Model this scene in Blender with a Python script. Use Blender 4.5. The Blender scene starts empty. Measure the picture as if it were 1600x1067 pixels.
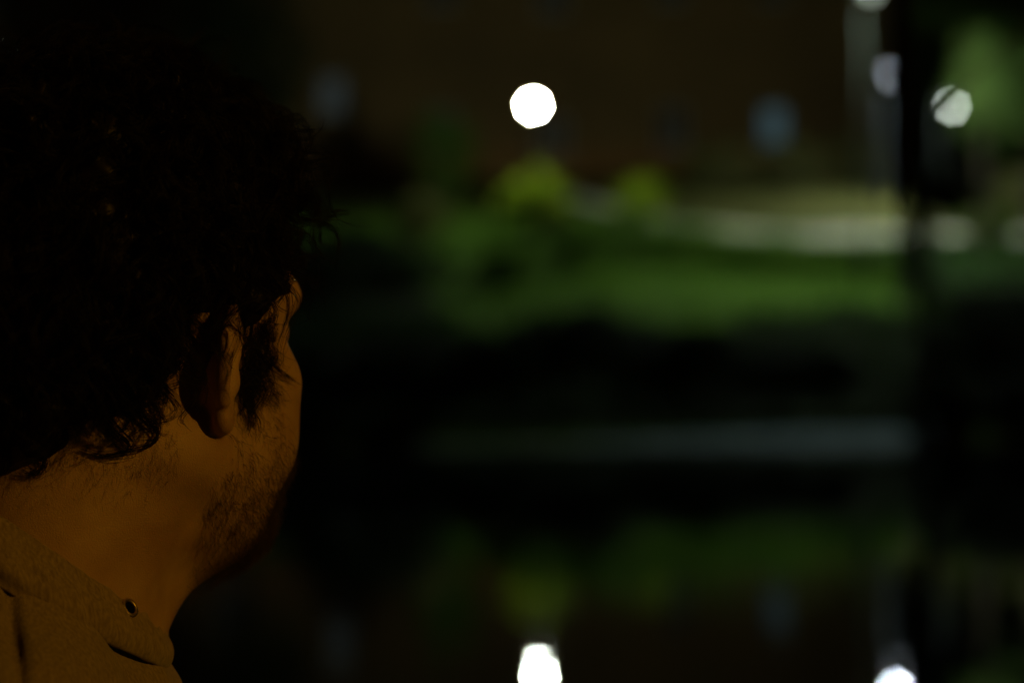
import bpy, math, random
import numpy as np
from mathutils import Matrix, Vector

random.seed(7)
rng = np.random.default_rng(7)
SC = bpy.context.scene
COL = SC.collection
R = math.radians

# ------------------------------------------------------------------ camera
CAM_Z = 2.36                       # height of the lens above the pond
FPX = 75.0 / 36.0 * 1600.0         # focal length in photo pixels
cam_d = bpy.data.cameras.new('camera')
cam = bpy.data.objects.new('camera', cam_d)
COL.objects.link(cam)
cam_d.lens = 75.0
cam_d.sensor_width = 36.0
cam_d.clip_start = 0.05
cam_d.clip_end = 2000.0
CAM_M = (Matrix.Translation((0, 0, CAM_Z)) @ Matrix.Rotation(R(90 - 1.194), 4, 'X')
         @ Matrix.Rotation(R(-0.66), 4, 'Z'))
cam.matrix_world = CAM_M
cam_d.dof.use_dof = True
cam_d.dof.focus_distance = 1.085
cam_d.dof.aperture_fstop = 3.55
cam_d.dof.aperture_blades = 8
cam_d.dof.aperture_rotation = R(-32)
SC.camera = cam

# ------------------------------------------------------------------ night sky, moonlight, exposure
world = bpy.data.worlds.new('World')
SC.world = world
world.use_nodes = True
wn = world.node_tree
wn.nodes.clear()
w_out = wn.nodes.new('ShaderNodeOutputWorld')
w_bg = wn.nodes.new('ShaderNodeBackground')
w_sky = wn.nodes.new('ShaderNodeTexSky')
w_sky.sky_type = 'NISHITA'
w_sky.sun_disc = False
w_sky.sun_elevation = R(-4.0)
w_sky.sun_rotation = R(200)
w_bg.inputs['Strength'].default_value = 0.006
wn.links.new(w_sky.outputs['Color'], w_bg.inputs['Color'])
wn.links.new(w_bg.outputs['Background'], w_out.inputs['Surface'])

moon_d = bpy.data.lights.new('moonlight', 'SUN')
moon_d.energy = 0.0015
moon_d.angle = R(0.5)
moon_d.color = (0.75, 0.85, 1.0)
moon = bpy.data.objects.new('moonlight', moon_d)
COL.objects.link(moon)
moon.rotation_euler = (R(50), 0, R(200))

SC.view_settings.view_transform = 'Standard'
SC.view_settings.look = 'None'
SC.view_settings.exposure = 0.0
SC.view_settings.gamma = 1.0
SC.view_settings.use_curve_mapping = False
SC.render.engine = 'CYCLES'
SC.cycles.use_adaptive_sampling = False
SC.cycles.use_denoising = True
try:
    SC.cycles.denoiser = 'OPENIMAGEDENOISE'
except Exception:
    pass
SC.cycles.max_bounces = 6
SC.cycles.diffuse_bounces = 2
SC.cycles.glossy_bounces = 3
SC.cycles.transmission_bounces = 3
SC.cycles.transparent_max_bounces = 6
SC.cycles.sample_clamp_indirect = 4.0
SC.cycles.caustics_reflective = False
SC.cycles.caustics_refractive = False

# ------------------------------------------------------------------ helpers
def PX(px, py, depth):
    """World point seen at photo pixel (px, py) at distance `depth` along +Y."""
    d = CAM_M.to_3x3() @ Vector(((px - 800.0) / FPX, -(py - 533.5) / FPX, -1.0))
    d = d * (depth / d.y)
    return Vector((d.x, d.y, d.z + CAM_Z))


def empty(name, loc, label=None, cat=None, group=None, kind=None):
    o = bpy.data.objects.new(name, None)
    COL.objects.link(o)
    o.location = loc
    return tag(o, label, cat, group, kind)


def tag(o, label=None, cat=None, group=None, kind=None):
    if label: o['label'] = label
    if cat: o['category'] = cat
    if group: o['group'] = group
    if kind: o['kind'] = kind
    return o


def root_loc(o):
    v = Vector((0, 0, 0))
    while o is not None:
        v += o.location
        o = o.parent
    return v


def mesh_obj(name, verts, faces, mat, parent=None, smooth=False, loc=None):
    """One mesh object from world-space vertices."""
    base = root_loc(parent) if parent else Vector(loc or (0, 0, 0))
    v = np.asarray(verts, dtype=np.float64) - np.array(base)
    me = bpy.data.meshes.new(name)
    if isinstance(faces, np.ndarray):
        nf, k = faces.shape
        me.vertices.add(len(v))
        me.vertices.foreach_set('co', v.astype(np.float32).ravel())
        me.loops.add(nf * k)
        me.loops.foreach_set('vertex_index', faces.astype(np.int32).ravel())
        me.polygons.add(nf)
        me.polygons.foreach_set('loop_start', (np.arange(nf) * k).astype(np.int32))
        me.update(calc_edges=True)
        me.validate()
    else:
        me.from_pydata([tuple(p) for p in v], [], [tuple(f) for f in faces])
        me.update()
    if smooth:
        me.polygons.foreach_set('use_smooth', np.ones(len(me.polygons), dtype=bool))
    if mat: me.materials.append(mat)
    o = bpy.data.objects.new(name, me)
    COL.objects.link(o)
    if parent:
        o.parent = parent
    else:
        o.location = base
    return o


class MB:
    def __init__(self):
        self.v, self.f = [], []

    def add(self, v, f):
        n = len(self.v)
        self.v += [tuple(p) for p in v]
        self.f += [tuple(i + n for i in q) for q in f]
        return self

    def box(self, c, s, bev=0.0):
        cx, cy, cz = c
        hx, hy, hz = s[0] / 2, s[1] / 2, s[2] / 2
        b = min(bev, hx * .9, hy * .9)
        if b <= 0:
            v = [(cx + x * hx, cy + y * hy, cz + z * hz) for z in (-1, 1) for y in (-1, 1) for x in (-1, 1)]
            f = [(0, 2, 3, 1), (4, 5, 7, 6), (0, 1, 5, 4), (2, 6, 7, 3), (0, 4, 6, 2), (1, 3, 7, 5)]
            return self.add(v, f)
        ring = [(hx - b, -hy), (hx, -hy + b), (hx, hy - b), (hx - b, hy), (-hx + b, hy), (-hx, hy - b), (-hx, -hy + b), (-hx + b, -hy)]
        v = []
        for z, k in ((-hz, 1), (hz - b, 1), (hz, 1 - b / max(hx, hy))):
            v += [(cx + x * k, cy + y * k, cz + z) for x, y in ring]
        f = [tuple(range(7, -1, -1)), tuple(range(16, 24))]
        for l in (0, 8):
            f += [(l + i, l + (i + 1) % 8, l + 8 + (i + 1) % 8, l + 8 + i) for i in range(8)]
        return self.add(v, f)

    def lathe(self, c, prof, n=16, cap=True):
        """prof: (radius, z) from bottom to top."""
        v = [(c[0] + r * math.cos(2 * math.pi * i / n), c[1] + r * math.sin(2 * math.pi * i / n), c[2] + z)
             for r, z in prof for i in range(n)]
        f = []
        for k in range(len(prof) - 1):
            f += [(k * n + i, k * n + (i + 1) % n, (k + 1) * n + (i + 1) % n, (k + 1) * n + i) for i in range(n)]
        if cap:
            f.append(tuple(range(n - 1, -1, -1)))
            m = (len(prof) - 1) * n
            f.append(tuple(m + i for i in range(n)))
        return self.add(v, f)

    def tube(self, pts, rad, n=8):
        pts = [Vector(p) for p in pts]
        rad = rad if isinstance(rad, (list, tuple)) else [rad] * len(pts)
        v, f = [], []
        up = Vector((0.31, 0.17, 0.93))
        for k, p in enumerate(pts):
            t = (pts[min(k + 1, len(pts) - 1)] - pts[max(k - 1, 0)]).normalized()
            a = t.cross(up)
            if a.length < 1e-3: a = t.cross(Vector((1, 0, 0)))
            a.normalize()
            b = t.cross(a)
            for i in range(n):
                w = 2 * math.pi * i / n
                v.append(p + (a * math.cos(w) + b * math.sin(w)) * rad[k])
        for k in range(len(pts) - 1):
            f += [(k * n + i, k * n + (i + 1) % n, (k + 1) * n + (i + 1) % n, (k + 1) * n + i) for i in range(n)]
        f.append(tuple(range(n - 1, -1, -1)))
        m = (len(pts) - 1) * n
        f.append(tuple(m + i for i in range(n)))
        return self.add(v, f)

    def build(self, name, mat, parent=None, smooth=False, loc=None):
        return mesh_obj(name, self.v, self.f, mat, parent, smooth, loc)


# ------------------------------------------------------------------ materials
def material(name, c1, c2=None, scale=8.0, rough=0.8, bump=0.0, bump_scale=40.0, spec=0.3, detail=4.0,
             metallic=0.0, sss=0.0, sss_r=(1, .3, .15), sheen=0.0, transl=0.0):
    m = bpy.data.materials.new(name)
    m.use_nodes = True
    nt = m.node_tree
    b = nt.nodes['Principled BSDF']
    b.inputs['Roughness'].default_value = rough
    b.inputs['Specular IOR Level'].default_value = spec
    b.inputs['Metallic'].default_value = metallic
    tc = nt.nodes.new('ShaderNodeTexCoord')
    n = nt.nodes.new('ShaderNodeTexNoise')
    n.inputs['Scale'].default_value = scale
    n.inputs['Detail'].default_value = detail
    nt.links.new(tc.outputs['Object'], n.inputs['Vector'])
    r = nt.nodes.new('ShaderNodeValToRGB')
    r.color_ramp.elements[0].position = 0.32
    r.color_ramp.elements[1].position = 0.68
    r.color_ramp.elements[0].color = (*c1, 1)
    r.color_ramp.elements[1].color = (*(c2 or c1), 1)
    nt.links.new(n.outputs['Fac'], r.inputs['Fac'])
    nt.links.new(r.outputs['Color'], b.inputs['Base Color'])
    if bump:
        n2 = nt.nodes.new('ShaderNodeTexNoise')
        n2.inputs['Scale'].default_value = bump_scale
        n2.inputs['Detail'].default_value = 3
        nt.links.new(tc.outputs['Object'], n2.inputs['Vector'])
        bp = nt.nodes.new('ShaderNodeBump')
        bp.inputs['Strength'].default_value = 1.0
        bp.inputs['Distance'].default_value = bump
        nt.links.new(n2.outputs['Fac'], bp.inputs['Height'])
        nt.links.new(bp.outputs['Normal'], b.inputs['Normal'])
    if sss:
        b.inputs['Subsurface Weight'].default_value = sss
        b.inputs['Subsurface Radius'].default_value = sss_r
        b.inputs['Subsurface Scale'].default_value = 0.006
    if sheen:
        b.inputs['Sheen Weight'].default_value = sheen
    if transl:
        out = nt.nodes['Material Output']
        t = nt.nodes.new('ShaderNodeBsdfTranslucent')
        nt.links.new(r.outputs['Color'], t.inputs['Color'])
        mx = nt.nodes.new('ShaderNodeMixShader')
        mx.inputs['Fac'].default_value = transl
        nt.links.new(b.outputs['BSDF'], mx.inputs[1])
        nt.links.new(t.outputs['BSDF'], mx.inputs[2])
        nt.links.new(mx.outputs['Shader'], out.inputs['Surface'])
    return m


def emitter(name, color, strength):
    m = bpy.data.materials.new(name)
    m.use_nodes = True
    nt = m.node_tree
    nt.nodes.clear()
    o = nt.nodes.new('ShaderNodeOutputMaterial')
    e = nt.nodes.new('ShaderNodeEmission')
    e.inputs['Color'].default_value = (*color, 1)
    e.inputs['Strength'].default_value = strength
    nt.links.new(e.outputs['Emission'], o.inputs['Surface'])
    return m


M_ground = material('soil_and_turf', (0.026, 0.058, 0.008), (0.048, 0.088, 0.012), 1.5, 0.95, 0.02, 12, spec=0.02)
M_grass = material('grass_blades', (0.018, 0.050, 0.004), (0.085, 0.165, 0.016), 0.9, 0.9, spec=0.02, transl=0.3)
M_path = material('gravel_path', (0.28, 0.275, 0.18), (0.38, 0.37, 0.25), 6, 0.95, 0.01, 90)
M_stone = material('edging_stone', (0.24, 0.28, 0.31), (0.36, 0.41, 0.44), 5, 0.85, 0.01, 30)
M_bark = material('bark', (0.030, 0.024, 0.016), (0.06, 0.048, 0.032), 9, 0.95, 0.03, 14)
M_leaf_dark = material('dark_leaves', (0.012, 0.022, 0.008), (0.028, 0.045, 0.014), 1.2, 0.6, spec=0.05, transl=0.1)
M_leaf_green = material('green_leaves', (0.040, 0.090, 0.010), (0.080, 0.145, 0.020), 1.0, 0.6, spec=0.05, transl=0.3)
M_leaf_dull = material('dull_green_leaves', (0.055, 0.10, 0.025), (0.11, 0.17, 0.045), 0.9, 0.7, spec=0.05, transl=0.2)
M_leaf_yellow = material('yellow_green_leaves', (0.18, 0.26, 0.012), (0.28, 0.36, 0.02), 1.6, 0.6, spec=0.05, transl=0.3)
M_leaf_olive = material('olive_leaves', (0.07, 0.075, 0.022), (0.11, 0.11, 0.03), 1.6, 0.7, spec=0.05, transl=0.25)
M_wall = material('ochre_render', (0.13, 0.085, 0.032), (0.20, 0.125, 0.046), 0.35, 0.9, 0.004, 30)
M_plinth = material('orange_brick', (0.20, 0.10, 0.032), (0.27, 0.14, 0.045), 2.0, 0.9, 0.006, 20)
M_roof = material('roof_tiles', (0.06, 0.035, 0.025), (0.09, 0.05, 0.035), 4, 0.9, 0.01, 12)
M_frame = material('painted_frame', (0.35, 0.35, 0.33), (0.42, 0.42, 0.40), 4, 0.5)
M_pane_dark = material('dark_window_glass', (0.010, 0.013, 0.018), (0.016, 0.020, 0.026), 2, 0.08, spec=0.5)
M_pole = material('dark_green_lamp_paint', (0.007, 0.009, 0.008), (0.011, 0.013, 0.011), 5, 0.8, spec=0.05)
M_hood = material('lamp_housing', (0.005, 0.005, 0.005), (0.009, 0.009, 0.009), 8, 0.8, spec=0.05)
M_wood = material('weathered_bench_wood', (0.10, 0.065, 0.035), (0.17, 0.11, 0.06), 14, 0.8, 0.003, 60)
M_iron = material('cast_iron', (0.03, 0.03, 0.032), (0.05, 0.05, 0.052), 20, 0.5, metallic=0.8)
M_skin = material('skin', (0.40, 0.225, 0.135), (0.54, 0.33, 0.215), 35, 0.48, 0.0005, 1400, spec=0.42, sss=0.2, detail=9)
M_hair = material('black_brown_hair', (0.006, 0.0035, 0.0025), (0.012, 0.007, 0.0045), 60, 0.5, spec=0.18)
M_beard = material('dark_brown_beard', (0.035, 0.018, 0.009), (0.06, 0.03, 0.015), 60, 0.5, spec=0.4)
M_denim = material('dark_trousers', (0.02, 0.022, 0.03), (0.03, 0.033, 0.045), 60, 0.9)
M_shoe = material('shoe_leather', (0.02, 0.018, 0.016), (0.035, 0.03, 0.026), 30, 0.5)
M_hole_shade = material('hole_shade_black', (0.002, 0.0018, 0.0015), (0.004, 0.0035, 0.003), 200, 1.0, spec=0.0)  # black that stands in for the shade inside the eyelet
M_brass = material('brass_eyelet', (0.45, 0.33, 0.16), (0.55, 0.42, 0.22), 80, 0.42, metallic=1.0)

# heather-grey sweatshirt jersey: fine streaky flecks and a knit bump
M_jersey = material('heather_jersey', (0.22, 0.150, 0.095), (0.37, 0.265, 0.175), 600, 0.95, 0.0007, 1600, spec=0.1, sheen=0.2, detail=6)
nt = M_jersey.node_tree
_n = [n for n in nt.nodes if n.type == 'TEX_NOISE'][0]
_map = nt.nodes.new('ShaderNodeMapping')
_map.inputs['Scale'].default_value = (1.0, 1.0, 0.30)
_map.inputs['Rotation'].default_value = (R(25), R(20), 0)
_tc = [n for n in nt.nodes if n.type == 'TEX_COORD'][0]
nt.links.new(_tc.outputs['Object'], _map.inputs['Vector'])
nt.links.new(_map.outputs['Vector'], _n.inputs['Vector'])

# pond water: dark, mirror-like, with long low ripples
M_water = bpy.data.materials.new('pond_water')
M_water.use_nodes = True
nt = M_water.node_tree
b = nt.nodes['Principled BSDF']
b.inputs['Base Color'].default_value = (0.004, 0.006, 0.005, 1)
b.inputs['Roughness'].default_value = 0.015
b.inputs['IOR'].default_value = 1.37
tc = nt.nodes.new('ShaderNodeTexCoord')
mp = nt.nodes.new('ShaderNodeMapping')
mp.inputs['Scale'].default_value = (0.35, 1.6, 1.0)
ns = nt.nodes.new('ShaderNodeTexNoise')
ns.inputs['Scale'].default_value = 2.0
ns.inputs['Detail'].default_value = 2.0
bp = nt.nodes.new('ShaderNodeBump')
bp.inputs['Strength'].default_value = 1.0
bp.inputs['Distance'].default_value = 0.0032
nt.links.new(tc.outputs['Object'], mp.inputs['Vector'])
nt.links.new(mp.outputs['Vector'], ns.inputs['Vector'])
nt.links.new(ns.outputs['Fac'], bp.inputs['Height'])
nt.links.new(bp.outputs['Normal'], b.inputs['Normal'])

# ------------------------------------------------------------------ terrain
PROF = [(-400, 1.08), (2.6, 1.08), (4.0, 0.8), (7.5, 0.02), (9.5, -0.6), (32.2, -0.7), (33.4, -0.25), (33.6, 0.02), (35.1, 0.34), (40.2, 1.90), (43, 2.45),
        (50.0, 3.52), (53.0, 3.98), (60, 5.1), (69, 6.3), (90, 6.8), (1500, 9.0)]
_py = np.array([p[0] for p in PROF]); _pz = np.array([p[1] for p in PROF])


def ground_z(x, y):
    x = np.asarray(x, float); y = np.asarray(y, float)
    z = np.interp(y, _py, _pz)
    z = z + 0.06 * np.sin(x * 0.7 + y * 0.4) * np.clip((y - 38) / 4, 0, 1) * np.clip((y + 400) / 4, 0, 1)
    z = z - 0.035 * np.clip(2 - x, 0, 14) * np.clip((y - 36) / 6, 0, 1) * np.clip((75 - y) / 10, 0, 1)
    return z


ys = np.concatenate([[-400, -120, -40, -12], np.arange(-6, 12, 0.75), np.arange(12, 32, 3), np.arange(32, 37, 0.2), np.arange(37, 72, 0.6),
                     [75, 80, 90, 120, 200, 500, 1500]])
xs = np.concatenate([[-900, -300, -120, -60], np.arange(-36, 37, 1.0), [60, 120, 300, 900]])
gx, gy = np.meshgrid(xs, ys)
gz = ground_z(gx, gy)
nx, ny = len(xs), len(ys)
idx = np.arange(nx * ny).reshape(ny, nx)
quads = np.stack([idx[:-1, :-1], idx[:-1, 1:], idx[1:, 1:], idx[1:, :-1]], -1).reshape(-1, 4)
o = mesh_obj('ground', np.stack([gx, gy, gz], -1).reshape(-1, 3), quads, M_ground, smooth=True)
tag(o, 'dark grassy ground sloping up from the pond', kind='structure')
o = mesh_obj('water', [(-140, 5.5, 0), (140, 5.5, 0), (140, 33.58, 0), (-140, 33.58, 0)], [(0, 1, 2, 3)], M_water)
tag(o, 'still black pond water mirroring the lamps', kind='structure')

# gravel path climbing gently to the right along the far lawn
pv, pf = [], []
px_ = np.linspace(-0.4, 40, 160)
def path_y(x): return 51.2 + 0.26 * max(0.0, 7.6 - x) ** 2.0
for i, x in enumerate(px_):
    for s in (-1.0 - .15 * math.sin(x * 1.7), -0.35, 0.35, 1.0 + .15 * math.sin(x * 2.3 + 1)):
        y = path_y(x) + s
        pv.append((x, y, float(ground_z(x, y)) + 0.03))
    if i:
        k = i * 4
        pf += [(k - 4 + j, k + j, k + j + 1, k - 4 + j + 1) for j in range(3)]
o = mesh_obj('path', pv, pf, M_path, smooth=True)
tag(o, 'pale gravel path crossing the lit lawn', kind='structure')

# pale concrete apron sloping into the pond
av, af = [], []
for i, x in enumerate(np.linspace(0.6, 6.8, 33)):
    tp_ = min(.8, .06 + (x - .6) / 5.5)
    for y in (33.62, 33.62 + .22 * tp_, 33.62 + .44 * tp_, 33.62 + .66 * tp_):
        av.append((x, y, float(ground_z(x, y)) + 0.025))
    if i:
        k = i * 4
        af += [(k - 4 + j, k + j, k + j + 1, k - 4 + j + 1) for j in range(3)]
M_landing = material('wet_concrete', (0.065, 0.115, 0.145), (0.10, 0.17, 0.21), 5, 0.9, 0.01, 30, spec=0.1)
o = mesh_obj('landing_pavement', av, af, M_landing, smooth=True)
tag(o, 'pale concrete landing strip sloping into the pond', kind='structure')

# dark leaf mould on the steep bank; its sides paint the unlit lawn dark
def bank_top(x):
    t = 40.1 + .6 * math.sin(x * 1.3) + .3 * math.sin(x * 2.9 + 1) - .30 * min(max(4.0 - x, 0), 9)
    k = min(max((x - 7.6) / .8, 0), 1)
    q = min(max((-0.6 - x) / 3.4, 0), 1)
    return t * (1 - k - q) + 49.4 * k + 54.0 * q  # both ends climb the lawn, standing in for its shade

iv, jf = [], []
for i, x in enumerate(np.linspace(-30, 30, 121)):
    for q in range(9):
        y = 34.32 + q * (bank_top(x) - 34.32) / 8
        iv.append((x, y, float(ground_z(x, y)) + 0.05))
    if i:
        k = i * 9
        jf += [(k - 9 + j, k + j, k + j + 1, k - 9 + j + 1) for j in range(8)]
M_mould_shade = material('mould_and_shade', (0.006, 0.009, 0.004), (0.013, 0.018, 0.006), 3, 0.95, 0.03, 9, spec=0.02)  # bank mould, darkened further to paint shade on the lawn sides
o = mesh_obj('bank_shade_ground', iv, jf, M_mould_shade, smooth=True)
tag(o, 'dark leaf mould on the steep bank, painted shade on the lawn beside it', kind='structure')

# ivy leaves covering the bank and the painted lawn shade on the right
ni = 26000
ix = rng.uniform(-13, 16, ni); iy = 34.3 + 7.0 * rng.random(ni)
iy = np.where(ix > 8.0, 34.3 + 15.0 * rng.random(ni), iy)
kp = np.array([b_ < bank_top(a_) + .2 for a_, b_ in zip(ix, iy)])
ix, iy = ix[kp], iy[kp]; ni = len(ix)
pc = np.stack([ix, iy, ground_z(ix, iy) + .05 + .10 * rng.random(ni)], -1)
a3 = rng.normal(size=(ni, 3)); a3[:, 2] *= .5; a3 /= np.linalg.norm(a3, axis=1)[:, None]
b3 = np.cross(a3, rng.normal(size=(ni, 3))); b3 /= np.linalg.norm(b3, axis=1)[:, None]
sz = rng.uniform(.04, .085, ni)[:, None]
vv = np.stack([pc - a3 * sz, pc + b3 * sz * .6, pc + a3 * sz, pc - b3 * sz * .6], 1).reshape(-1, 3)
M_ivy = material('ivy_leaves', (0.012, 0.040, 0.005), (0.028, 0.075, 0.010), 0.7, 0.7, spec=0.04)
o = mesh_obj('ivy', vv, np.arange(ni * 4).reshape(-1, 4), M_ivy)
tag(o, 'dark ivy on the steep bank and over the painted lawn shade', 'ivy', kind='stuff')

# stone edging of the far shore
edg = empty('pond_edging', (0, 33.5, 0), 'low pale stone edging along the far shore', kind='structure')
stone_me = None
x = -16.0
while x < 22:
    w = 0.62 + 0.1 * random.random()
    if stone_me is None:
        ob = MB().box((0, 33.5, -.1), (0.62, 0.22, 0.26), 0.02).build('stone', M_stone, edg)
        stone_me = ob.data
    else:
        ob = bpy.data.objects.new('stone', stone_me)
        COL.objects.link(ob)
        ob.parent = edg
    ob.location = (x, random.uniform(-.03, .03), random.uniform(-.015, .015))
    ob.rotation_euler = (0, 0, random.uniform(-.05, .05))
    ob.scale = (w / 0.66, 1, 1)
    x += w + 0.015


# ------------------------------------------------------------------ vegetation
def leaf_cloud(center, radii, n, size, shape=1.0, clump=0.35, hollow=0.35, seed=0):
    """n small folded leaves spread in clumps through an ellipsoid."""
    g = np.random.default_rng(seed)
    nc = max(8, n // 60)
    d = g.normal(size=(nc, 3)); d /= np.linalg.norm(d, axis=1)[:, None]
    cc = d * (hollow + (1 - hollow) * g.random(nc) ** 0.6)[:, None] * 0.88
    ci = g.integers(0, nc, n)
    p = cc[ci] + g.normal(size=(n, 3)) * clump * 0.45 * (0.6 + 0.8 * g.random(nc))[ci][:, None]
    p = p * np.array(radii) + np.array(center)
    a = g.normal(size=(n, 3)); a /= np.linalg.norm(a, axis=1)[:, None]
    b_ = np.cross(a, g.normal(size=(n, 3))); b_ /= np.linalg.norm(b_, axis=1)[:, None]
    c_ = np.cross(a, b_)
    s = size * (0.6 + 0.8 * g.random(n))[:, None]
    v = np.stack([p - a * s, p + b_ * s * .45 + c_ * s * .12, p + a * s, p - b_ * s * .45 + c_ * s * .12], 1).reshape(-1, 3)
    i = np.arange(n) * 4
    f = np.concatenate([np.stack([i, i + 1, i + 2], -1), np.stack([i, i + 2, i + 3], -1)])
    return v, f


def gz1(x, y): return float(ground_z(x, y))


def bush(name, x, y, rx, rz, n, size, mat, label, cat='bush', group=None, seed=0, lift=0.0):
    z0 = gz1(x, y)
    t = empty(name, (x, y, z0), label, cat, group)
    v, f = leaf_cloud((x, y, z0 + rz + lift), (rx, rx * .9, rz), n, size, seed=seed)
    v[:, 2] = np.maximum(v[:, 2], z0 + 0.02)
    mesh_obj('foliage', v, f, mat, t)
    m = MB()
    g = random.Random(seed)
    for k in range(5):
        w = g.uniform(0, 6.28)
        e = (x + math.cos(w) * rx * .55, y + math.sin(w) * rx * .5, z0 + rz * g.uniform(.9, 1.5) + lift)
        mid = (x + math.cos(w) * rx * .2, y + math.sin(w) * rx * .2, z0 + rz * .5)
        m.tube([(x, y, z0 - .05), mid, e], [.035, .022, .008], 5)
    m.build('stem', M_bark, t)
    return t


def tree(name, x, y, h, tr, crown_c, crown_r, n, size, mat, label, group=None, seed=0, lean=0.0):
    z0 = gz1(x, y)
    t = empty(name, (x, y, z0), label, 'tree', group)
    g = random.Random(seed)
    m = MB()
    pts = [(x + lean * k / 6 + g.uniform(-.04, .04), y + g.uniform(-.04, .04), z0 - .1 + h * k / 6) for k in range(7)]
    m.tube(pts, [tr * q for q in (1.18, 1.0, .95, .9, .82, .7, .5)], 12)
    m.build('trunk', M_bark, t, True)
    for k in range(6):
        w = k * 1.05 + g.uniform(-.3, .3)
        s = pts[3 + k % 4]
        e = (crown_c[0] + math.cos(w) * crown_r[0] * .7, crown_c[1] + math.sin(w) * crown_r[1] * .7, crown_c[2] + g.uniform(-.4, .6) * crown_r[2])
        md = tuple((s[i] * .5 + e[i] * .5) + (0.2 if i == 2 else 0) for i in range(3))
        MB().tube([s, md, e], [tr * .4, tr * .22, .02], 7).build('limb', M_bark, t, True)
    v, f = leaf_cloud(crown_c, crown_r, n, size, seed=seed, clump=.3)
    mesh_obj('crown', v, f, mat, t)
    return t


# dark evergreen shrubs planted along the steep bank, from the person to the big trunk
bank = [(-9.4, 37.2, 1.5, .5), (-7.2, 38.3, 1.3, .45), (-5.0, 37.0, 1.5, .42), (-2.9, 37.2, 1.3, .36), (-0.9, 37.4, 1.4, .42), (1.1, 38.0, 1.35, .50),
        (3.0, 37.6, 1.3, .36), (4.9, 37.3, 1.2, .26)]
words = ['eighth', 'seventh', 'sixth', 'fifth', 'fourth', 'third', 'second', 'first']
for i, (x, y, rx, rz) in enumerate(bank):
    lab = ('low dark shrub on the bank, %s counting left from the big trunk' % words[i]) if i < 8 else 'dark shrub on the bank in front of the low black bushes'
    bush('bank_shrub', x, y, rx, rz, 2600, .075, M_leaf_dark, lab, 'shrub', 'dark shrubs along the bank', seed=20 + i)
# dark bushes right of the trunk
bush('bank_bush', 8.75, 38.0, 1.5, 0.66, 4500, .075, M_leaf_dark, 'black bush on the bank, just right of the big trunk', 'bush', seed=41)
bush('bank_bush', 11.0, 38.3, 1.6, 0.70, 4500, .075, M_leaf_dark, 'black bush on the bank, cut by the picture edge', 'bush', seed=42)
for k, (pxl, dd_, rx_, rz_, lab) in enumerate([
        (1492, 34.0, .55, .38, 'black tuft of shrub at the water, just right of the big trunk'),
        (1585, 34.1, .62, .45, 'black tuft of shrub at the water by the picture edge'),
        (500, 34.0, .62, .30, 'black tuft of shrub at the water beside the cheek'),
        (628, 34.1, .60, .26, 'black tuft of shrub at the water, midway between the cheek and the pale landing')]):
    p = PX(pxl, 690, dd_)
    bush('shore_shrub', p.x, p.y, rx_, rz_, 2200, .06, M_leaf_dark, lab, 'shrub', seed=90 + k)

# lit bushes on the lawn
def at_ground(px, d): 
    p = PX(px, 400, d)
    return p.x, p.y
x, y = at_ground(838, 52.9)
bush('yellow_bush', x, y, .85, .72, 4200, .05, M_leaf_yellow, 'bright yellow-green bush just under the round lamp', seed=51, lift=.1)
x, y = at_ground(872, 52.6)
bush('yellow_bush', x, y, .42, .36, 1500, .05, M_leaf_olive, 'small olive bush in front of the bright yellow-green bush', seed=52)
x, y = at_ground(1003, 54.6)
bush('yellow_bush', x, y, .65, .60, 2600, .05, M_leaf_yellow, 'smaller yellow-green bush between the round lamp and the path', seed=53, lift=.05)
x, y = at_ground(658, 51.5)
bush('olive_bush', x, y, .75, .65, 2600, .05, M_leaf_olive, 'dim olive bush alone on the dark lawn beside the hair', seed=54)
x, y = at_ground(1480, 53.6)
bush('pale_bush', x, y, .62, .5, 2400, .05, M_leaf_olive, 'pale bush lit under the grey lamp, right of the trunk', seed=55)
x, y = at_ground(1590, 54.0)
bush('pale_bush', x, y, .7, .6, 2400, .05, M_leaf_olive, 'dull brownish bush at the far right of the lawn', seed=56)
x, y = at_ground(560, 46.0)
bush('lawn_shrub', x, y, 1.0, .6, 2400, .07, M_leaf_dark, 'black shrub on the lawn close to the curly hair', 'shrub', seed=57)

for k, (pxl, dd_, rx_, rz_, lab) in enumerate([
        (505, 43.5, 1.1, .5, 'low black shrub on the lawn touching the hair outline'),
        (625, 45.0, 1.2, .45, 'low black shrub below the dim olive bush')]):
    x, y = at_ground(pxl, dd_)
    bush('lawn_shrub', x, y, rx_, rz_, 2200, .07, M_leaf_dark, lab, 'shrub', seed=70 + k)
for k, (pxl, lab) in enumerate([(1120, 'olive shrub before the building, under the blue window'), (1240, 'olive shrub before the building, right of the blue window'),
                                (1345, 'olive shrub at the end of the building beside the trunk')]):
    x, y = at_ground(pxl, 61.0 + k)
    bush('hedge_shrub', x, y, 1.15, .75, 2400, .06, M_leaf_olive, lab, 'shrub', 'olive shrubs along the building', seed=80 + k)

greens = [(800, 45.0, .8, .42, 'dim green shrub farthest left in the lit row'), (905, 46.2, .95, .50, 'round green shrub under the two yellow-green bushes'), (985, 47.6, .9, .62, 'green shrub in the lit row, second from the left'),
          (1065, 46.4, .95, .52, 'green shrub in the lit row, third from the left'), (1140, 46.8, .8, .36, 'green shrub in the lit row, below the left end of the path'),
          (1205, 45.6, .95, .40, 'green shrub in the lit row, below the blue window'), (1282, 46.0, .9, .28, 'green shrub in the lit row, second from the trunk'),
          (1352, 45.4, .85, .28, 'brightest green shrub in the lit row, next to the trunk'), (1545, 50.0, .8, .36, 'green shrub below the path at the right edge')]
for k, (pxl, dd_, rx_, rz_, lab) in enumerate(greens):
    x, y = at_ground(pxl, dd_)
    bush('green_shrub', x, y, rx_, rz_, 3000, .055, M_leaf_green, lab, 'shrub', 'green shrubs on the lamplit bank', seed=100 + k)

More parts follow.
